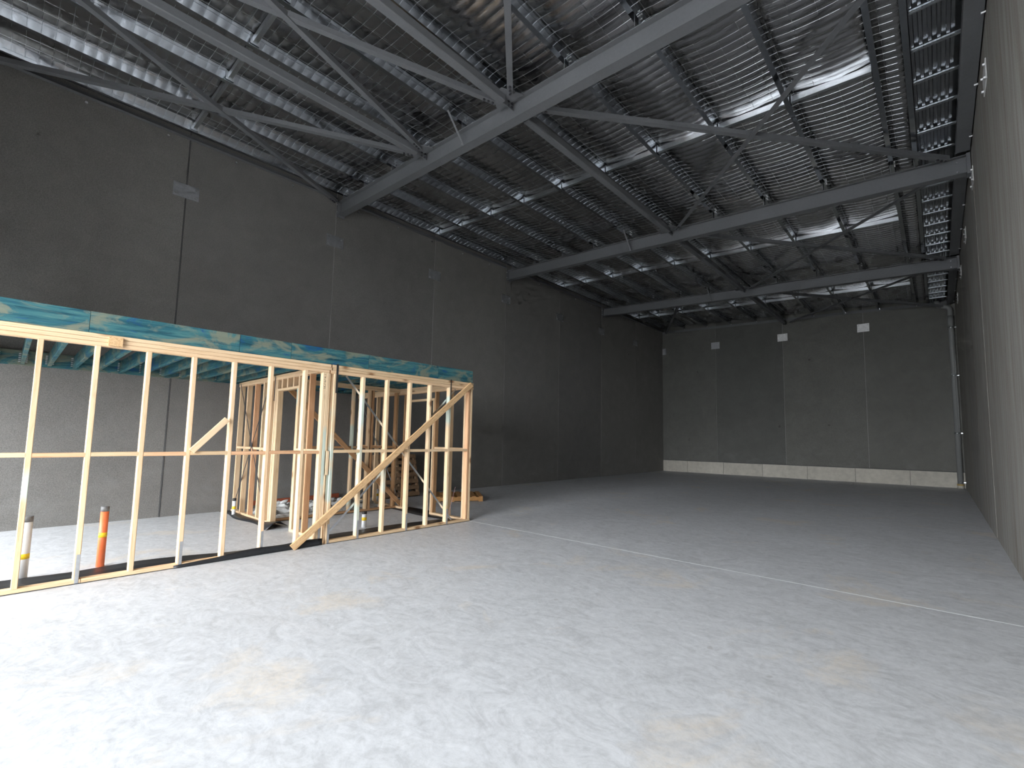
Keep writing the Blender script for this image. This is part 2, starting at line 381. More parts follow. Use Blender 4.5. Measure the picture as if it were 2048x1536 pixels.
# ------------------------------------------------------------------ ceiling: foil blanket on mesh over the purlins
PX = [.27, 1.30, 2.50, 3.70, 4.90, 6.10, 7.31, 8.51, 9.70, 10.88, 11.25]
ce = thing('ceiling', (6, 9, 7.9), kind='structure')
box('roof_sheet', -.18, 11.3, FY - .2, YB + .2, 7.97, 8.02, M['roofsheet'], ce, slope=S)
edges = list(PX)
def foil_z(x, y, xa, xb):
    u = (x - xa) / (xb - xa); wd = xb - xa
    sagf = 4 * u * (1 - u)
    nz = noise.noise(Vector((x * .7, y * .55, 3.1)))
    sag = -(.045 + .02 * nz) * sagf * min(1, wd / 1.2)
    amp = .0115 * (.75 + .9 * noise.noise(Vector((x * .8, y * .7, 9.0))))
    q = -max(.001, amp) * abs(math.sin(math.pi * (y + .012 * noise.noise(Vector((x * 1.5, y * 3, 0)))) / .15)) * (sagf ** .25)
    q2 = -.006 * abs(math.sin(math.pi * x / .3)) * (sagf ** .4)
    wr_ = .012 * noise.noise(Vector((x * 2.2, y * 1.7, 5.0))) * sagf
    return pt(x) + .002 + sag + q + q2 + wr_
for i in range(len(edges) - 1):
    xa, xb = edges[i], edges[i + 1]
    nx = max(4, int((xb - xa) / .085)); ny = int((21.05 - FY) / .01875)
    V = []; Fc = []
    for j in range(ny + 1):
        y = FY + (21.05 - FY) * j / ny
        for k in range(nx + 1):
            x = xa + (xb - xa) * k / nx
            V.append((x, y, foil_z(x, y, xa, xb)))
    for j in range(ny):
        for k in range(nx):
            a = j * (nx + 1) + k; Fc.append((a, a + nx + 1, a + nx + 2, a + 1))
    mesh('foil_strip', V, Fc, M['foil'], ce, smooth=True)
# safety mesh wires, far too fine to pick apart
V = []; Fc = []
def wire(pts, r):
    for i in range(len(pts)):
        p = pts[i]
        for dx, dz in ((-r, 0), (r, 0), (0, -r * 1.6)): V.append((p[0] + (dx if r_axis == 'y' else 0), p[1] + (dx if r_axis == 'x' else 0), p[2] + dz))
    b0 = len(V) - 3 * len(pts)
    for i in range(len(pts) - 1):
        for k in range(3):
            Fc.append((b0 + 3 * i + k, b0 + 3 * i + (k + 1) % 3, b0 + 3 * i + 3 + (k + 1) % 3, b0 + 3 * i + 3 + k))
def strip_of(x):
    for i in range(len(edges) - 1):
        if edges[i] <= x <= edges[i + 1]: return edges[i], edges[i + 1]
r_axis = 'y'
for k in range(1, 37):
    x = .3 * k + .15
    a = strip_of(x)
    wire([(x, FY + .6 * j, pt(x) - .048 * 4 * ((x - a[0]) / (a[1] - a[0])) * (1 - (x - a[0]) / (a[1] - a[0])) - .006) for j in range(48)], .0014)
r_axis = 'x'
for k in range(-50, 140):
    y = .15 * k
    pts = []
    for j in range(2, 75):
        x = .15 * j; a = strip_of(min(x, 11.24)); u = (x - a[0]) / (a[1] - a[0])
        pts.append((x, y, pt(x) - .048 * 4 * u * (1 - u) - .004))
    wire(pts, .0014)
wm = mesh('safety_mesh', V, Fc, M['galv'], ce); tag(wm, kind='stuff')

# ------------------------------------------------------------------ purlins
t_ = .004
CP = [(-.075, 0), (0, 0), (0, .2), (-.075, .2), (-.075, .18), (-.075 + t_, .18), (-.075 + t_, .2 - t_), (-t_, .2 - t_), (-t_, t_), (-.075 + t_, t_), (-.075 + t_, .02), (-.075, .02)]
CPm = [(-y, z) for y, z in CP][::-1]
for i, x in enumerate(PX):
    t = thing('roof_purlin', (x, FY, pb(x)), None, 'purlin', 'galvanised roof purlins')
    t['label'] = ('galvanised steel roof purlin, ' + (ORD[i] + ' out from the left wall' if i < 9 else ('just left of the gutter purlin' if i == 9 else 'along the left edge of the ribbed gutter')))
    extr('purlin_channel', CPm, (x, FY, pb(x)), (x, YB, pb(x)), (0, 0, 1), M['purlin'], t)
    for yc in (3.1, 9.1, 15.1):         # cleat on each rafter with two bolts
        cl = box('cleat', x - .062, x - .052, yc - .05, yc + .05, rt(x) - .005, pb(x) + .16, M['steel'], t)
        for dz in (.05, .12):
            for dy in (-.03, .03): under(bolt((x + .004, yc + dy, pb(x) + dz), (1, 0, 0), .012, .012, M['bolt'], t), cl)
# bridging bars between the purlins at mid bay
HAT = [(-.03, 0), (.03, 0), (.03, .004), (.004, .004), (.004, .05), (-.03, .05), (-.03, .046), (0, .046), (0, .004), (-.03, .004)]
rows = [(0.0, 'in the row nearest the camera'), (6.0, 'in the row between first and second beams'), (12.0, 'in the row between second and third beams'), (18.0, 'in the row nearest the back wall')]
for y, wd in rows:
    for i in range(len(PX) - 2):
        xa, xb = PX[i] + .012, PX[i + 1] - .085
        if y == 0.0 and i > 5: continue
        t = thing('bridging_bar', ((xa + xb) / 2, y, pb(xa) + .03), 'bright galvanised bridging bar, %s, %s from left wall' % (wd, ORD[i]), 'bridging', 'bridging bars between purlins')
        z = .045
        extr('bar', [(-.03, 0), (.03, 0), (.03, .003), (-.027, .003), (-.027, .097), (.03, .097), (.03, .10), (-.03, .10)][::1], (xa, y, pb(xa) + z), (xb, y, pb(xb) + z), (0, 0, 1), M['galv'], t)
        for xx, s in ((xa, 1), (xb, -1)):
            eb = box('end_bracket', min(xx, xx + s * .004), max(xx, xx + s * .004), y - .06, y + .06, pb(xx) + .02, pb(xx) + .17, M['galv'], t)
            under(bolt((xx + s * .004, y, pb(xx) + .11), (s, 0, 0), .012, .012, M['bolt'], t), eb)

# ------------------------------------------------------------------ portal rafters
def ibeam(d, bf, tf, tw):
    a = bf / 2; h = tw / 2
    return [(-a, 0), (a, 0), (a, tf), (h, tf), (h, d - tf), (a, d - tf), (a, d), (-a, d), (-a, d - tf), (-h, d - tf), (-h, tf), (-a, tf)]
IB = ibeam(.34, .171, .0115, .008)
for yc, wd in ((3.1, 'nearest'), (9.1, 'middle'), (15.1, 'farthest')):
    t = thing('roof_rafter', (0, yc, rt(0) - .34), 'grey steel I-beam spanning the roof from wall to wall, ' + wd + ' of three', 'beam', 'steel roof rafters')
    extr('beam', IB, (.035, yc, rt(.035) - .34), (11.93, yc, rt(11.93) - .34), (0, 0, 1), M['steel'], t)
    box('end_plate', .005, .035, yc - .1, yc + .1, rt(0) - .38, rt(0) + .02, M['steel'], t)
    box('end_plate', 11.93, 11.985, yc - .1, yc + .1, rt(12) - .37, rt(12) + .02, M['steel'], t)
    for dz in (-.09, -.27):
        bolt((11.80, yc - .006, rt(11.8) + dz), (0, -1, 0), .016, .014, M['bolt'], t)
        bolt((.03, yc - .115, rt(0) + dz), (1, 0, 0), .016, .014, M['bolt'], t)
    # fly brace from the fifth purlin down to the bottom flange
    f = thing('fly_brace', (4.9, yc - .45, pb(4.9)), 'thin angled fly brace hanging from a purlin to the ' + wd + ' beam', 'brace', 'fly braces on the rafters')
    extr('angle', [(-.02, 0), (.02, 0), (.02, .004), (-.016, .004), (-.016, .04), (-.02, .04)], (4.9, yc - .42, pb(4.9) + .03), (4.93, yc - .07, rt(4.93) - .335), (1, 0, 0), M['steel'], f)
    bolt((4.93, yc - .075, rt(4.93) - .31), (0, -1, 0), .014, .03, M['bolt'], f)

# struts running front to back between the rafters
def strut(x, y0, y1, label, zc, s=.14):
    t = thing('roof_strut', (x, y0, zc), label, 'strut', 'square tube roof struts')
    extr('tube', rect(s, s, .012), (x, y0 + .28, zc), (x, y1 - .28, zc), (0, 0, 1), M['steel'], t)
    for ya, yb_, s_ in ((y0 + .28, y0 + .03, 1), (y1 - .28, y1 - .03, -1)):
        ef = extr('end_fin', rect(.012, .13, .002), (x, ya, zc), (x, yb_, zc), (0, 0, 1), M['steel'], t)
        for k in (-1, 1):
            for q in (.05, .12): under(bolt((x + .006, yb_ + s_ * q, zc + k * .035), (1, 0, 0), .020, .018, M['bolt_dark'], t), ef)
    return t
yr = [-2.9, 3.1, 9.1, 15.1, YB]
for i in range(4):
    strut(6.16, yr[i], yr[i + 1], 'long grey square tube along the mid roof, ' + ['in the bay nearest the camera', 'between first and second beams', 'between second and third beams', 'from third beam to back wall'][i], rt(6.16) - .10)
strut(3.72, yr[0], yr[1], 'long grey square tube along the roof, nearer the left wall', rt(3.72) - .10)
# gusset plates on the rafters
def gusset(x, y, s, label):
    z = rt(x) - .05
    V = [(x - .30, y, z), (x + .30, y, z), (x + .12, y - s * .33, z), (x - .12, y - s * .33, z)]
    V = V + [(a, b_, c - .012) for a, b_, c in V]
    t = mesh('gusset_plate', V, [(0, 1, 2, 3), (7, 6, 5, 4), (0, 4, 5, 1), (1, 5, 6, 2), (2, 6, 7, 3), (3, 7, 4, 0)], M['steel'], at=(x, y, z))
    return tag(t, label, 'plate', 'gusset plates')
gusset(6.16, 3.1 - .09, 1, 'grey gusset plate at the middle of the nearest beam, front side')
gusset(3.72, 3.1 - .09, 1, 'grey gusset plate on the nearest beam, closer to the left wall')
gusset(6.16, 3.1 + .09, -1, 'grey gusset plate at the middle of the nearest beam, rear side')
gusset(6.16, 9.1 - .09, 1, 'grey gusset plate at the middle of the second beam')
gusset(6.16, 15.1 - .09, 1, 'grey gusset plate at the middle of the farthest beam')
# diagonal wind bracing of steel angle
AN = [(-.045, 0), (.045, 0), (.045, .006), (-.039, .006), (-.039, .08), (-.045, .08)]
def brace(p, q, label, drop=.09, bolts=(1, 1)):
    (xa, ya), (xb, yb_) = p, q
    A = Vector((xa, ya, rt(xa) - drop)); B = Vector((xb, yb_, rt(xb) - drop)); d = (B - A).normalized()
    t = thing('roof_brace', A, label, 'brace', 'diagonal roof braces')
    extr('angle', AN, A + d * .12, B - d * .12, (0, 0, 1), M['steel'], t)
    for end, s, on in ((A, 1, bolts[0]), (B, -1, bolts[1])):
        if on:
            for k in range(3): bolt(end + d * (s * (.17 + .075 * k)) + Vector((0, 0, -.001)), (0, 0, -1), .022, .018, M['bolt_dark'], t)
    return t
brace((.05, -2.9), (3.62, 3.0), 'diagonal steel angle from the upper left edge to the inner left gusset')
brace((3.62, -2.9), (.1, 3.0), 'diagonal steel angle running down to the left end of nearest beam', .11)
brace((3.82, -2.9), (6.02, 2.95), 'diagonal steel angle reaching the mid gusset of nearest beam from the left')
brace((6.02, -2.9), (3.80, 2.95), 'thin diagonal steel angle reaching the left gusset of nearest beam from above', .11)
brace((11.8, -2.9), (6.24, 2.92), 'diagonal steel angle dropping straight into the mid gusset of nearest beam', .11)
brace((6.3, 3.25), (11.75, 9.0), 'long steel angle crossing from the nearest beam to the right end of second beam')
brace((11.8, 3.2), (6.26, 9.0), 'long steel angle crossing up to the right from the middle of second beam', .11)
brace((6.3, 9.25), (11.75, 15.0), 'long steel angle crossing from the second beam to the right end of third beam')
brace((11.8, 9.2), (6.26, 15.0), 'long steel angle crossing up to the right from the middle of third beam', .11)
brace((6.3, 15.25), (11.75, 20.9), 'far steel angle crossing from the third beam to the back right corner')
brace((11.8, 15.2), (6.26, 20.9), 'far steel angle crossing from the right of third beam to mid back wall', .11)
brace((0.3, 20.8), (3.6, 15.3), 'far steel angle crossing above the back left corner', .11)

# wall angles that carry the roof edge
tr = thing('trim_1', (0, 9, 7.52), kind='structure')
for i in range(4):
    y0 = [-3.0, 3.22, 9.22, 15.22][i]; y1 = [2.98, 8.98, 14.98, YB][i]
    extr('wall_angle', [(0, 0), (.09, 0), (.09, .006), (.006, .006), (.006, .10), (0, .10)], (.002, y1, 7.515), (.002, y0, 7.515), (0, 0, 1), M['steel'], tr)
    y = y0 + .35
    while y < y1:
        bolt((.0, y, 7.43), (1, 0, 0), .02, .03, M['bolt'], tr); y += 1.15
t2 = thing('trim_2', (6, YB, 7.3), kind='structure')
extr('wall_angle', [(0, 0), (.1, 0), (.1, .006), (.006, .006), (.006, .12), (0, .12)], (.0, YB - .002, 7.43), (11.9, YB - .002, 7.43 + S * 11.9 + .12), (0, 0, 1), M['steel'], t2)
for x in PX[1:-1]:
    bolt((x, YB - .03, pb(x) - .02), (0, -1, 0), .018, .03, M['bolt'], t2)

# ------------------------------------------------------------------ box gutter along the right wall
gt = thing('box_gutter', (11.55, 9, 7.05), 'ribbed zinc box gutter running along the top of the right wall', 'gutter')
V = []; Fc = []
prof = []
x = 11.26
while x < 11.70:
    prof += [(x, 7.085), (x + .035, 7.085), (x + .045, 7.115), (x + .085, 7.115)]; x += .095
for (xx, zz) in prof: V += [(xx, FY, zz), (xx, YB - .03, zz)]
for i in range(len(prof) - 1): Fc.append((2 * i, 2 * i + 1, 2 * i + 3, 2 * i + 2))
mesh('ribbed_sole', V, Fc, M['gutter'], gt)
box('gutter_lid', 11.24, 12.0, FY, YB, 7.5, 7.53, M['roofsheet'], gt)
box('gutter_side', 11.262, 11.268, FY, YB, 7.04, 7.5, M['gutter'], gt)
y = -7.042; k = 0
while y < 20.8:
    if all(abs(y - c) > .14 for c in (3.1, 9.1, 15.1)):
        extr('support_bar', [(-.03, 0), (-.008, 0), (-.008, .012), (.008, .012), (.008, 0), (.03, 0), (.03, .022), (-.03, .022)], (11.26, y, 7.055), (11.82, y, 7.055), (0, 0, 1), M['galv'], gt)
        for xx in (11.40, 11.55, 11.68): bolt((xx, y - .02, 7.055), (0, 0, -1), .006, .006, M['bolt_dark'], gt)
    y += .757
for i in range(4):
    y0 = [-3.0, 3.22, 9.22, 15.22][i]; y1 = [2.98, 8.98, 14.98, YB - .05][i]
    t = thing('eave_strut', (11.9, y0, 6.93), 'dark steel channel atop the right wall, ' + ['nearest the camera', 'between first and second beams', 'between second and third beams', 'past the third beam to back wall'][i], 'channel', 'eave channels on the right wall')
    extr('channel', [(-.1, 0), (.1, 0), (.1, .075), (.094, .075), (.094, .006), (-.094, .006), (-.094, .16), (-.1, .16)], (11.885, y1, 6.93), (11.885, y0, 6.93), (0, 0, 1), M['steel'], t)
    y = y0 + .7
    while y < y1:
        bolt((11.995, y, 6.90), (-1, 0, 0), .016, .045, M['bolt'], t); y += 1.5

# ------------------------------------------------------------------ downpipe in the back right corner
dp = thing('downpipe', (11.85, 20.83, 0), 'grey round downpipe with clips in the back right corner', 'pipe')
path = [(11.50, 20.83, 7.09), (11.50, 20.83, 6.98)]
for k in range(1, 9):
    a = math.pi / 2 * k / 8 * .8; path.append((11.50 + .13 * (1 - math.cos(a)), 20.83, 6.98 - .13 * math.sin(a)))
path.append((11.70, 20.83, 6.82))
for k in range(0, 8):
    a = math.pi / 2 * (1 - .8) + math.pi / 2 * .8 * k / 7
    path.append((11.72 + .13 * math.sin(math.pi / 2 * .85 * k / 7), 20.83, 6.68 + .13 * math.cos(math.pi / 2 * .95 * k / 7)))
path += [(11.85, 20.83, 6.55), (11.85, 20.83, .12)]
tube('pipe', path, .085, M['pvc_grey'], dp)
rod('collar', (11.85, 20.83, 6.45), (11.85, 20.83, 6.02), .095, M['pvc_grey'], dp)
rod('base_stub', (11.85, 20.83, 0), (11.85, 20.83, .14), .098, M['kerb'], dp)
rod('base_ring', (11.85, 20.83, .10), (11.85, 20.83, .16), .1, M['ochre'], dp)
for z in (5.98, 4.15, 2.0, .2):
    cp_ = rod('clip', (11.85, 20.83, z), (11.85, 20.83, z + .035), .096, M['galv'], dp)
    under(box('clip_tab', 11.93, 12.0, 20.82, 20.84, z + .002, z + .032, M['galv'], dp), cp_)

# ------------------------------------------------------------------ timber office frame
FX0, FX1 = 4.326, 4.416                      # front frame depth
ZT0, ZT1 = 2.512, 2.645                      # underside and top of the triple top plate
xm = (FX0 + FX1) / 2
def stud_y(t, y, z0=.045, z1=ZT0, mat='pine', x0=FX0, x1=FX1):
    """stud of a wall that runs along y: 45 mm along y, 90 mm along x"""
    return timb('stud', ((x0 + x1) / 2, y, z0), ((x0 + x1) / 2, y, z1), .045, x1 - x0, (1, 0, 0), mat, t)
def stud_x(t, x, y0, y1, z0=.045, z1=2.575, mat='pine'):
    return timb('stud', (x, (y0 + y1) / 2, z0), (x, (y0 + y1) / 2, z1), .045, y1 - y0, (0, 1, 0), mat, t)
def strap(t, y, z0, z1, x=FX1 + .001, mat='plate', w_=.03):
    return box('strap', x, x + .002, y - w_ / 2, y + w_ / 2, z0, z1, M[mat], t)

# frame nearest the camera (left of the picture)
fa = thing('wall_frame', (xm, -.9, 0), 'long open pine stud frame at the left, with bare studs facing the camera', 'stud wall', 'pine stud wall frames')
ya = [-2.72, -2.28, -1.845, -1.425, -.995, -.565, -.14, .295, .74]
mats = ['pine', 'pine', 'pine_teal', 'pine', 'pine', 'pine', 'pine', 'pine', 'pine']
for y, m in zip(ya, mats): stud_y(fa, y, mat=m)
stud_y(fa, 1.00); stud_y(fa, 1.046, mat='pine_teal')
timb('bottom_plate', (xm, -2.9, .0235), (xm, -1.39, .0235), .09, .045, (0, 0, 1), 'pine', fa)
timb('bottom_plate', (xm, -1.385, .0235), (xm, 1.07, .0235), .09, .045, (0, 0, 1), 'pine', fa)
for k in range(3):
    timb('top_plate', (xm, -2.9, ZT0 + .0222 + .0444 * k), (xm, [1.07, 1.10, 1.09][k], ZT0 + .0222 + .0444 * k), .09, .0425, (0, 0, 1), 'pine', fa)
nm = ['pine', 'pine', 'pine_red', 'pine', 'pine_red', 'pine_teal', 'pine_red', 'pine_red', 'pine_red', 'pine']
yl = ya + [1.0]
for i in range(len(yl) - 1):
    timb('noggin', (xm, yl[i] + .0225, 1.335 + .004 * (i % 2)), (xm, yl[i + 1] - .0225, 1.335 + .004 * (i % 2)), .09, .045, (0, 0, 1), nm[i], fa)
for i in (3, 5, 7): strap(fa, ya[i] + .005, .0, .30)
strap(fa, ya[8] + .3, .0, .25)
box('packer_block', FX1, FX1 + .03, -1.35, -1.235, 2.525, 2.625, M['pine_brace'], fa)
for k in range(7):                              # builder's marker scrawl on the end stud
    z = 2.48 - .034 * k; y = 1.005
    extr('marker_stroke', [(-.002, 0), (.002, 0), (.002, .001), (-.002, .001)], (FX1 + .0005, y - .012, z), (FX1 + .0005, y + .014, z - .012 * (k % 3)), (1, 0, 0), M['ink'], fa)
    if k % 2: extr('marker_stroke', [(-.002, 0), (.002, 0), (.002, .001), (-.002, .001)], (FX1 + .0005, y + .01, z + .008), (FX1 + .0005, y - .004, z - .022), (1, 0, 0), M['ink'], fa)

fb = thing('wall_frame', (xm, 2.5, 0), 'open pine stud frame at the right end of the office, crossed by a diagonal timber', 'stud wall', 'pine stud wall frames')
yb2 = [1.165, 1.62, 2.045, 2.475, 2.885, 3.315, 3.775, 3.835]
mb = ['pine_teal', 'pine_teal', 'pine_teal', 'pine', 'pine', 'pine_teal', 'pine_red', 'pine']
for y, m in zip(yb2, mb): stud_y(fb, y, mat=m)
timb('bottom_plate', (xm, 1.14, .0235), (xm, 3.86, .0235), .09, .045, (0, 0, 1), 'pine', fb)
for k in range(3):
    timb('top_plate', (xm, [1.09, 1.12, 1.11][k], ZT0 + .0222 + .0444 * k), (xm, 3.87, ZT0 + .0222 + .0444 * k), .09, .0425, (0, 0, 1), 'pine', fb)
for i in range(6): timb('noggin', (xm, yb2[i] + .0225, 1.345), (xm, yb2[i + 1] - .0225, 1.345), .09, .045, (0, 0, 1), 'pine', fb)
timb('stud', (xm, 1.105, 1.0), (xm, 1.105, 1.35), .045, .09, (1, 0, 0), 'pine', fb)
for i in (0, 1, 3, 5): strap(fb, yb2[i] + .008, 0, .28)
strap(fb, 1.185, 2.22, 2.66, mat='black_cap', w_=.032)
strap(fb, 3.325, 2.25, 2.66, mat='black_cap', w_=.022)
def flat(name, A, B, w_, nrm, mat, parent, th=.0025):
    return extr(name, [(-w_ / 2, 0), (w_ / 2, 0), (w_ / 2, th), (-w_ / 2, th)], A, B, nrm, mat, parent)
flat('brace_strap', (FX0 - .003, 1.37, 2.51), (FX0 - .003, 3.50, .05), .03, (-1, 0, 0), M['galv'], fb)
flat('brace_strap', (FX0 - .007, 3.51, 2.50), (FX0 - .007, 1.20, .12), .03, (-1, 0, 0), M['galv'], fb)

# loose diagonals
d1 = timb('timber_brace', (FX1 + .058, .665, .03), (FX1 + .022, 3.80, 2.61), .098, .038, (1, 0, 0), 'pine_brace'); tag(d1, 'long diagonal pine timber nailed across the outside of the right stud frame', 'timber')
d2 = timb('timber_brace', (FX1 + .018, -.535, 1.365), (FX1 + .018, -.195, 1.765), .07, .035, (1, 0, 0), 'pine_teal'); tag(d2, 'short offcut of timber nailed at a slant between two studs', 'timber')
d3 = timb('timber_brace', (2.03, 1.36, 2.50), (2.03, 3.92, .03), .09, .04, (1, 0, 0), 'pine_brown'); tag(d3, 'long brown diagonal timber inside the office, leaning down to the right', 'timber')

# cross wall with the doorway (runs left to right)
XY0, XY1 = 1.135, 1.225
fx = thing('wall_frame', (2.2, 1.18, 0), 'open pine stud cross wall with a doorway inside the office', 'stud wall', 'pine stud wall frames')
for x, m in ((.18, 'pine'), (.63, 'pine'), (1.08, 'pine_red'), (1.53, 'pine'), (1.92, 'pine'), (2.13, 'pine'), (2.20, 'pine'), (3.58, 'pine_red'), (3.98, 'pine'), (4.28, 'pine')): stud_x(fx, x, XY0, XY1, mat=m)
stud_x(fx, 2.246, XY0, XY1, z1=2.37); stud_x(fx, 3.11, XY0, XY1, z1=2.37, mat='pine_teal'); stud_x(fx, 3.156, XY0, XY1)
for x in (2.42, 2.66, 2.92): stud_x(fx, x, XY0, XY1, z0=2.415)
ym = (XY0 + XY1) / 2
timb('lintel', (2.22, ym, 2.392), (3.16, ym, 2.392), .09, .045, (0, 0, 1), 'pine', fx)
timb('top_plate', (.1, ym, 2.598), (4.31, ym, 2.598), .09, .045, (0, 0, 1), 'pine', fx)
timb('top_plate', (.1, ym, 2.644), (4.31, ym, 2.644), .09, .045, (0, 0, 1), 'pine', fx)
timb('bottom_plate', (.1, ym, .0235), (2.27, ym, .0235), .09, .045, (0, 0, 1), 'pine', fx)
timb('bottom_plate', (3.09, ym, .0235), (4.31, ym, .0235), .09, .045, (0, 0, 1), 'pine', fx)
xs = [.18, .63, 1.08, 1.53, 1.92]
for i in range(4): timb('noggin', (xs[i] + .0225, ym, 1.32), (xs[i + 1] - .0225, ym, 1.32), .09, .045, (0, 0, 1), 'pine', fx)
for a, b_ in ((3.18, 3.56), (3.6, 3.96), (4.0, 4.26)): timb('noggin', (a, ym, 1.34), (b_, ym, 1.34), .09, .045, (0, 0, 1), 'pine', fx)
flat('brace_strap', (.18, XY0 - .003, 2.66), (1.80, XY0 - .003, .40), .028, (0, -1, 0), M['bolt_dark'], fx)
flat('brace_strap', (1.90, XY0 - .006, 2.58), (.36, XY0 - .006, .25), .028, (0, -1, 0), M['bolt_dark'], fx)
strap_ = flat('strap', (2.105, XY0 - .004, 2.66), (2.105, XY0 - .004, 2.2), .03, (0, -1, 0), M['bolt_dark'], fx)

# inner wall parallel to the side walls
bw0, bw1 = 1.91, 2.0
fw = thing('wall_frame', (1.95, 2.5, 0), 'open pine stud partition deep inside the office, beside the rubble', 'stud wall', 'pine stud wall frames')
for y, m in ((1.26, 'pine_brown'), (1.75, 'pine'), (2.30, 'pine'), (2.70, 'pine_teal'), (3.06, 'pine'), (3.13, 'pine_brown'), (3.42, 'pine'), (3.70, 'pine_brown')): stud_y(fw, y, z1=2.575, mat=m, x0=bw0, x1=bw1)
bm = (bw0 + bw1) / 2
timb('top_plate', (bm, 1.235, 2.598), (bm, 3.76, 2.598), .09, .045, (0, 0, 1), 'pine', fw)
timb('top_plate', (bm, 1.235, 2.644), (bm, 3.76, 2.644), .09, .045, (0, 0, 1), 'pine', fw)
timb('bottom_plate', (bm, 1.235, .0235), (bm, 3.76, .0235), .09, .045, (0, 0, 1), 'pine_brown', fw)
for a, b_ in ((1.78, 2.28), (2.32, 2.68), (2.72, 3.04), (3.15, 3.40), (3.44, 3.68)): timb('noggin', (bm, a, 1.35), (bm, b_, 1.35), .09, .045, (0, 0, 1), 'pine_brown', fw)
# end wall
EY0, EY1 = 3.77, 3.86
em = (EY0 + EY1) / 2
fe = thing('wall_frame', (2.5, em, 0), 'open pine stud end wall of the office with a doorway, farthest from the camera', 'stud wall', 'pine stud wall frames')
for x, m in ((.12, 'pine'), (.56, 'pine_brown'), (1.0, 'pine'), (1.40, 'pine_brown'), (1.80, 'pine'), (2.20, 'pine_brown'), (2.27, 'pine'), (3.33, 'pine_brown'), (3.82, 'pine'), (4.28, 'pine')): stud_x(fe, x, EY0, EY1, z1=2.53, mat=m)
stud_x(fe, 2.316, EY0, EY1, z1=2.355); stud_x(fe, 3.275, EY0, EY1, z1=2.355)
timb('lintel', (2.3, em, 2.378), (3.3, em, 2.378), .09, .045, (0, 0, 1), 'pine', fe)
for k in range(3): timb('top_plate', (.08, em, 2.553 + .045 * k), (4.31, em, 2.553 + .045 * k), .09, .044, (0, 0, 1), 'pine', fe)
timb('bottom_plate', (.08, em, .0235), (2.34, em, .0235), .09, .045, (0, 0, 1), 'pine', fe)
timb('bottom_plate', (3.25, em, .0235), (4.31, em, .0235), .09, .045, (0, 0, 1), 'pine', fe)
xs = [.12, .56, 1.0, 1.40, 1.80, 2.20]
for i in range(5): timb('noggin', (xs[i] + .0225, em, 1.35), (xs[i + 1] - .0225, em, 1.35), .09, .045, (0, 0, 1), 'pine_brown', fe)
for a, b_ in ((3.355, 3.80), (3.845, 4.26)): timb('noggin', (a, em, 1.36), (b_, em, 1.36), .09, .045, (0, 0, 1), 'pine', fe)
flat('brace_strap', (.2, EY0 - .003, 2.5), (2.1, EY0 - .003, .2), .03, (0, -1, 0), M['galv'], fe)

# blue floor frame of the mezzanine over the office
ff = thing('floor_frame', (2.2, .5, 2.66), 'blue treated timber joists and rim boards laid over the pine stud frames', 'floor frame')
JZ0, JZ1 = 2.662, 2.872
sy = [-2.95, -1.51, -.11, .52, 1.68, 3.03, 3.85]
for i in range(len(sy) - 1):
    extr('rim_board', rect(.045, JZ1 - JZ0 + .022), (FX1 - .024, sy[i] + .002, (JZ0 + JZ1) / 2 - .005), (FX1 - .024, sy[i + 1] - .002, (JZ0 + JZ1) / 2 - .005), (0, 0, 1), M['lvl'], ff)
for a, b_ in ((-2.95, -.4), (-.39, 2.0), (2.01, 3.85)):
    extr('ledger_board', rect(.045, .24), (.03, a, (JZ0 + JZ1) / 2), (.03, b_, (JZ0 + JZ1) / 2), (0, 0, 1), M['lvl'], ff)
y = -2.79
while y < 3.85:
    extr('joist', rect(.045, JZ1 - JZ0), (.055, y, (JZ0 + JZ1) / 2), (FX1 - .048, y, (JZ0 + JZ1) / 2), (0, 0, 1), M['lvl'], ff)
    if y < 1.2:
        V = []; Fc = []
        for dy in (-.05, .025):                         # toothed hanger flanges
            for k in range(5):
                z = JZ0 + .03 + .032 * k; b0 = len(V)
                V += [(.056, y + dy, z), (.056, y + dy + .026, z + .004), (.056, y + dy + .026, z + .022), (.056, y + dy, z + .018), (.062, y + dy, z), (.062, y + dy + .026, z + .004), (.062, y + dy + .026, z + .022), (.062, y + dy, z + .018)]
                Fc += [tuple(b0 + q for q in f) for f in CUBE_F]
        h = mesh('joist_hanger', V, Fc, M['galv'], ff); h['kind'] = 'stuff'
    y += .2955
extr('blocking', rect(.045, .2), (2.0, 1.0, 2.76), (2.0, 1.28, 2.76), (0, 0, 1), M['lvl'], ff)

# ------------------------------------------------------------------ black damp membrane
def ribbon(name, rows_, label, group='black membrane strips'):
    """rows_: list of cross sections, each a list of points"""
    V = [p for r in rows_ for p in r]; n = len(rows_[0]); Fc = []
    for i in range(len(rows_) - 1):
        for k in range(n - 1): Fc.append((i * n + k, i * n + k + 1, (i + 1) * n + k + 1, (i + 1) * n + k))
    o = mesh(name, V, Fc, M['membrane'], smooth=True, at=rows_[0][0])
    s_ = o.modifiers.new('thickness', 'SOLIDIFY'); s_.thickness = .003
    return tag(o, label, 'membrane', group)
def lin(a, b_, n): return [a + (b_ - a) * i / (n - 1) for i in range(n)]
rows_ = []
for y in lin(-2.95, .3, 40):
    e = 3.80 + .03 * math.sin(y * 3.1) + (max(0, y + .9) * .22)
    rows_.append([(FX1 + .015, y, .003), (FX0, y, .002), (FX0 - .02, y, .012), ((FX0 + e) / 2, y, .014 + .006 * math.sin(y * 5)), (e, y, .006 + .012 * abs(math.sin(y * 2.2)))])
ribbon('damp_membrane', rows_, 'black plastic membrane strip on the floor inside the left stud frame')
rows_ = []
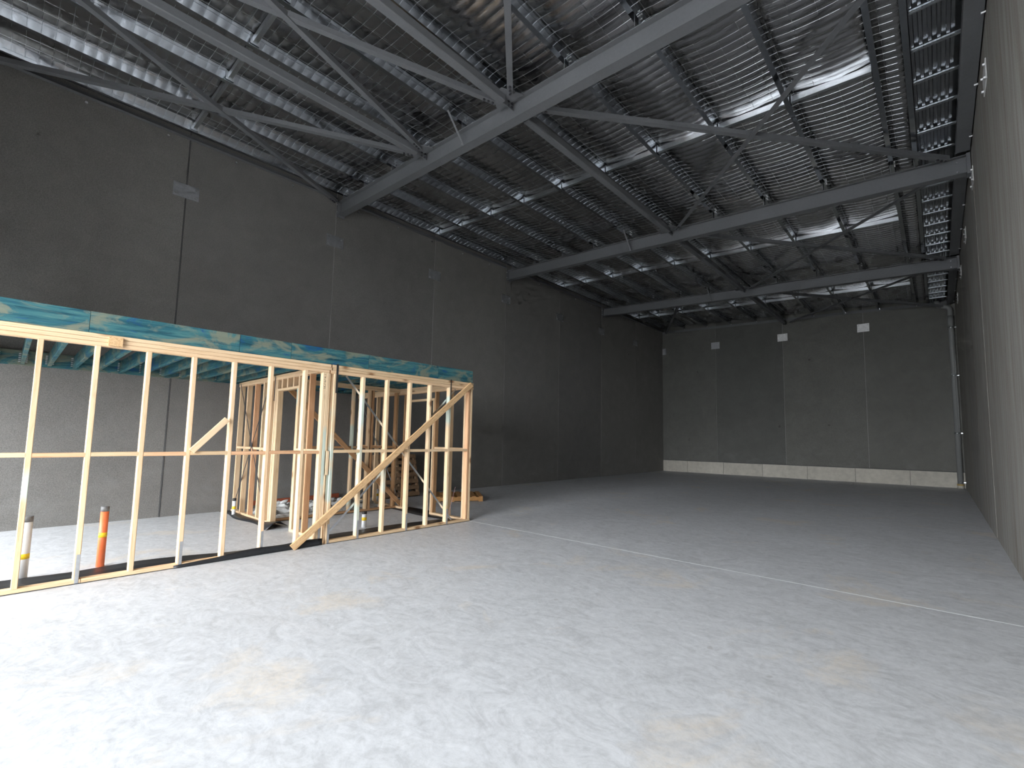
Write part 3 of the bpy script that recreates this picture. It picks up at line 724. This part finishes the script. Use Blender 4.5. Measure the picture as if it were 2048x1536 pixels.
for y in lin(-.62, 1.08, 30):
    u = (y + .62) / 1.7
    h = .075 * math.sin(min(1, u * 1.6) * math.pi / 2) + .006 * math.sin(y * 9)
    rows_.append([(FX1 + .004, y, .012), (FX1 + .012, y, .03 + h * .5), (FX1 + .016, y, .02 + h), (FX1 + .024, y, .02 + h * .5), (FX1 + .034, y, .004)])
ribbon('damp_membrane', rows_, 'black plastic membrane turned up outside the frame, under the diagonal timber')
rows_ = []
for y in lin(1.16, 3.83, 36):
    e = 3.88 + .05 * math.sin(y * 2.3)
    rows_.append([(FX1 + .02, y, .003), (FX0, y, .002), (FX0 - .02, y, .010), ((FX0 + e) / 2, y, .015 + .006 * math.sin(y * 6)), (e, y, .006 + .015 * abs(math.sin(y * 1.7)))])
ribbon('damp_membrane', rows_, 'black plastic membrane strip on the floor inside the right stud frame')
rows_ = []
for x in lin(.02, 2.75, 34):
    e = .95 + .04 * math.sin(x * 4)
    lift = max(0, x - 1.9) * .13
    rows_.append([(x, XY1 + .02, .004 + lift * .3), (x, XY0 - .01, .01 + lift), (x, (XY0 + e) / 2, .016 + .02 * abs(math.sin(x * 3)) + lift * .6), (x, e, .004)])
ribbon('damp_membrane', rows_, 'black plastic membrane under the cross wall, curling up at the doorway')
rows_ = []
for x in lin(1.7, 4.25, 24):
    rows_.append([(x, EY1 + .16 + .05 * math.sin(x * 3), .006), (x, EY1, .004), (x, EY0 - .01, .004), (x, EY0 - .2 - .05 * math.sin(x * 2.4), .012)])
ribbon('damp_membrane', rows_, 'black plastic membrane along the far end wall of the office')
rows_ = []
for y in lin(1.25, 3.6, 24):
    rows_.append([(2.05 + .02 * math.sin(y * 4), y, .005), (1.95, y, .002), (1.8, y, .005)])
ribbon('damp_membrane', rows_, 'black plastic membrane under the inner partition beside the rubble')

# ------------------------------------------------------------------ plumbing stubs
def stub(x, y, h, r, body, capm, label, band=True, cap_h=.07, lean=(0, 0), band_h=None):
    t = thing('pipe_stub', (x, y, 0), label, 'pipe', 'plumbing pipes standing up from the slab')
    lx, ly = lean
    P = lambda z: (x + lx * z, y + ly * z, z)
    rod('pipe', P(0), P(h - cap_h), r, M[body], t)
    rod('cap', P(h - cap_h), P(h), r * 1.03, M[capm], t)
    if band:
        bz = band_h or h * .42
        rod('label_band', P(bz), P(bz + .055), r * 1.015, M['yellow'], t)
    return t
stub(3.76, -1.79, .66, .05, 'pvc', 'pvc_cap', 'thick white pipe stub with yellow label at the far left', cap_h=.06, band_h=.21)
stub(3.71, -1.17, .70, .038, 'pvc_orange', 'pvc_cap', 'orange pipe stub with yellow label standing behind the studs', cap_h=.06, band_h=.34)
stub(.70, 1.02, .33, .032, 'pvc', 'black_cap', 'white pipe stub with black top in front of the cross wall', cap_h=.05, band_h=.12)
stub(3.62, 2.16, .27, .04, 'pvc', 'black_cap', 'white pipe stub with wide yellow label behind the diagonal timber', cap_h=.04, band_h=.12)
stub(1.70, 3.22, .42, .055, 'pvc', 'black_cap', 'stubby white pipe with black top among the rubble', cap_h=.06, band_h=.24)
stub(1.35, 3.45, .62, .045, 'pvc', 'black_cap', 'taller white pipe with black top behind the stubby one', cap_h=.06, band_h=.40)
stub(.92, 3.92, .32, .045, 'pvc', 'pvc', 'slim white pipe stub without a dark top near the end wall', cap_h=.03, band_h=.16)

# ------------------------------------------------------------------ rubble
def chunk_mesh(seed):
    rnd = random.Random(seed); import bmesh
    bm_ = bmesh.new(); bmesh.ops.create_icosphere(bm_, subdivisions=1, radius=1)
    for v in bm_.verts:
        v.co *= rnd.uniform(.62, 1.12); v.co.z *= .62; v.co.x *= 1.15
    me = bpy.data.meshes.new('rubble_chunk'); bm_.to_mesh(me); bm_.free(); me.materials.append(M['rubble']); return me
CH = [chunk_mesh(k) for k in range(7)]
rr = random.Random(5)
def heap(x, y):
    return max(0, .24 * math.exp(-((x - 1.25) / .55) ** 2) * (1 if y < 2.8 else max(.3, 1 - (y - 2.8))) * (.6 + .6 * noise.noise(Vector((x * 6, y * 6, 1)))) + .03 * noise.noise(Vector((x * 18, y * 18, 4))))
for k in range(72):
    for _ in range(50):
        x = rr.uniform(.55, 1.80); y = rr.uniform(1.38, 3.6)
        if abs(x - 1.7) + abs(y - 3.22) > .25 and abs(x - 1.35) + abs(y - 3.45) > .2: break
    s_ = rr.choice([.04, .05, .06, .07, .085, .11])
    o = bpy.data.objects.new('concrete_lump', CH[k % 7]); o.scale = (s_ * rr.uniform(.8, 1.5), s_, s_ * rr.uniform(.9, 1.5))
    o.location = (x, y, s_ * .35 + heap(x, y)); o.rotation_euler = (rr.uniform(-.6, .6), rr.uniform(-.6, .6), rr.uniform(0, 6.28)); link(o)
    tag(o, 'grey lump of broken concrete in the rubble heap behind the cross wall', 'rubble', 'lumps in the rubble heap')
V = []; Fc = []                                   # fine crumbs that carry the heap
nx_, ny_ = 26, 44
for j in range(ny_ + 1):
    for i in range(nx_ + 1):
        x = .45 + 1.42 * i / nx_; y = 1.3 + 2.4 * j / ny_
        hgt = heap(x, y)
        edge = min(i, nx_ - i, j, ny_ - j)
        V.append((x, y, max(.0, hgt) if edge else -.01))
for j in range(ny_):
    for i in range(nx_):
        a = j * (nx_ + 1) + i; Fc.append((a, a + 1, a + nx_ + 2, a + nx_ + 1))
cr = mesh('rubble_crumbs', V, Fc, M['rubble'], at=(1.2, 2.4, 0)); tag(cr, 'fine grey crumbs and dust of the rubble heap behind the cross wall', 'rubble', kind='stuff')
rp = timb('red_plank', (.06, 1.5, .12), (.06, 3.4, .14), .1, .04, (1, 0, 0), 'pine_red'); rp.data = rp.data.copy(); rp.data.materials[0] = M['redwood']
tag(rp, 'red-brown timber length lying along the foot of the left wall', 'timber')

# ------------------------------------------------------------------ pallets
def pallet(loc, rz, label, mat, L=1.15, Wd=1.15):
    t = thing('timber_pallet', loc, label, 'pallet', 'timber pallets')
    t.rotation_euler = (0, 0, rz)
    def pc(name, x0, x1, y0, y1, z0, z1):
        v = [(x, y, z) for z in (z0, z1) for x, y in ((x0, y0), (x1, y0), (x1, y1), (x0, y1))]
        me = bpy.data.meshes.new(name); me.from_pydata(v, [], CUBE_F); me.materials.append(M[mat]); o = bpy.data.objects.new(name, me); link(o, t)
    for k in range(3):
        yy = [-Wd / 2, -.025, Wd / 2 - .05][k]; pc('bearer', -L / 2, L / 2, yy, yy + .05, .018, .108)
    for k in range(7):
        xx = -L / 2 + k * (L - .1) / 6; pc('deck_board', xx, xx + .1, -Wd / 2, Wd / 2, .108, .126)
    for k in range(4):
        xx = -L / 2 + k * (L - .1) / 3; pc('base_board', xx, xx + .1, -Wd / 2, Wd / 2, 0, .018)
    return t
a = math.atan2(.87, .63)
c = Vector((2.2, 5.45, 0)) + Vector((-math.sin(a), math.cos(a), 0)) * .575
pallet((c.x - .02, c.y - .02, 0), a, 'single orange timber pallet lying flat on the floor beyond the office frame', 'pallet_new')
for k in range(2):
    t = pallet((0, 0, 0), 0, 'weathered timber pallet leaning on the left wall beyond the office, ' + ['the front one of two', 'the one against the wall'][k], 'pallet', 1.12, 1.12)
    th = math.radians(75.2); ux, uz = -math.cos(th), math.sin(th)
    ex = Vector((ux, 0, uz)); ez = Vector((uz, 0, -ux)); ey = Vector((0, -1, 0))
    base = Vector((.435 - .133 * k, 4.83 - .04 * k, .0)); cc = base + ex * .56
    t.matrix_basis = Matrix(((ex.x, ey.x, ez.x, cc.x), (ex.y, ey.y, ez.y, cc.y), (ex.z, ey.z, ez.z, cc.z), (0, 0, 0, 1)))
st = rod('string_line', (4.2, 3.50, .05), (4.10, 3.75, .62), .003, M['cord'], n=5); tag(st, 'thin pink string line tied near the end stud of the office frame', 'string')
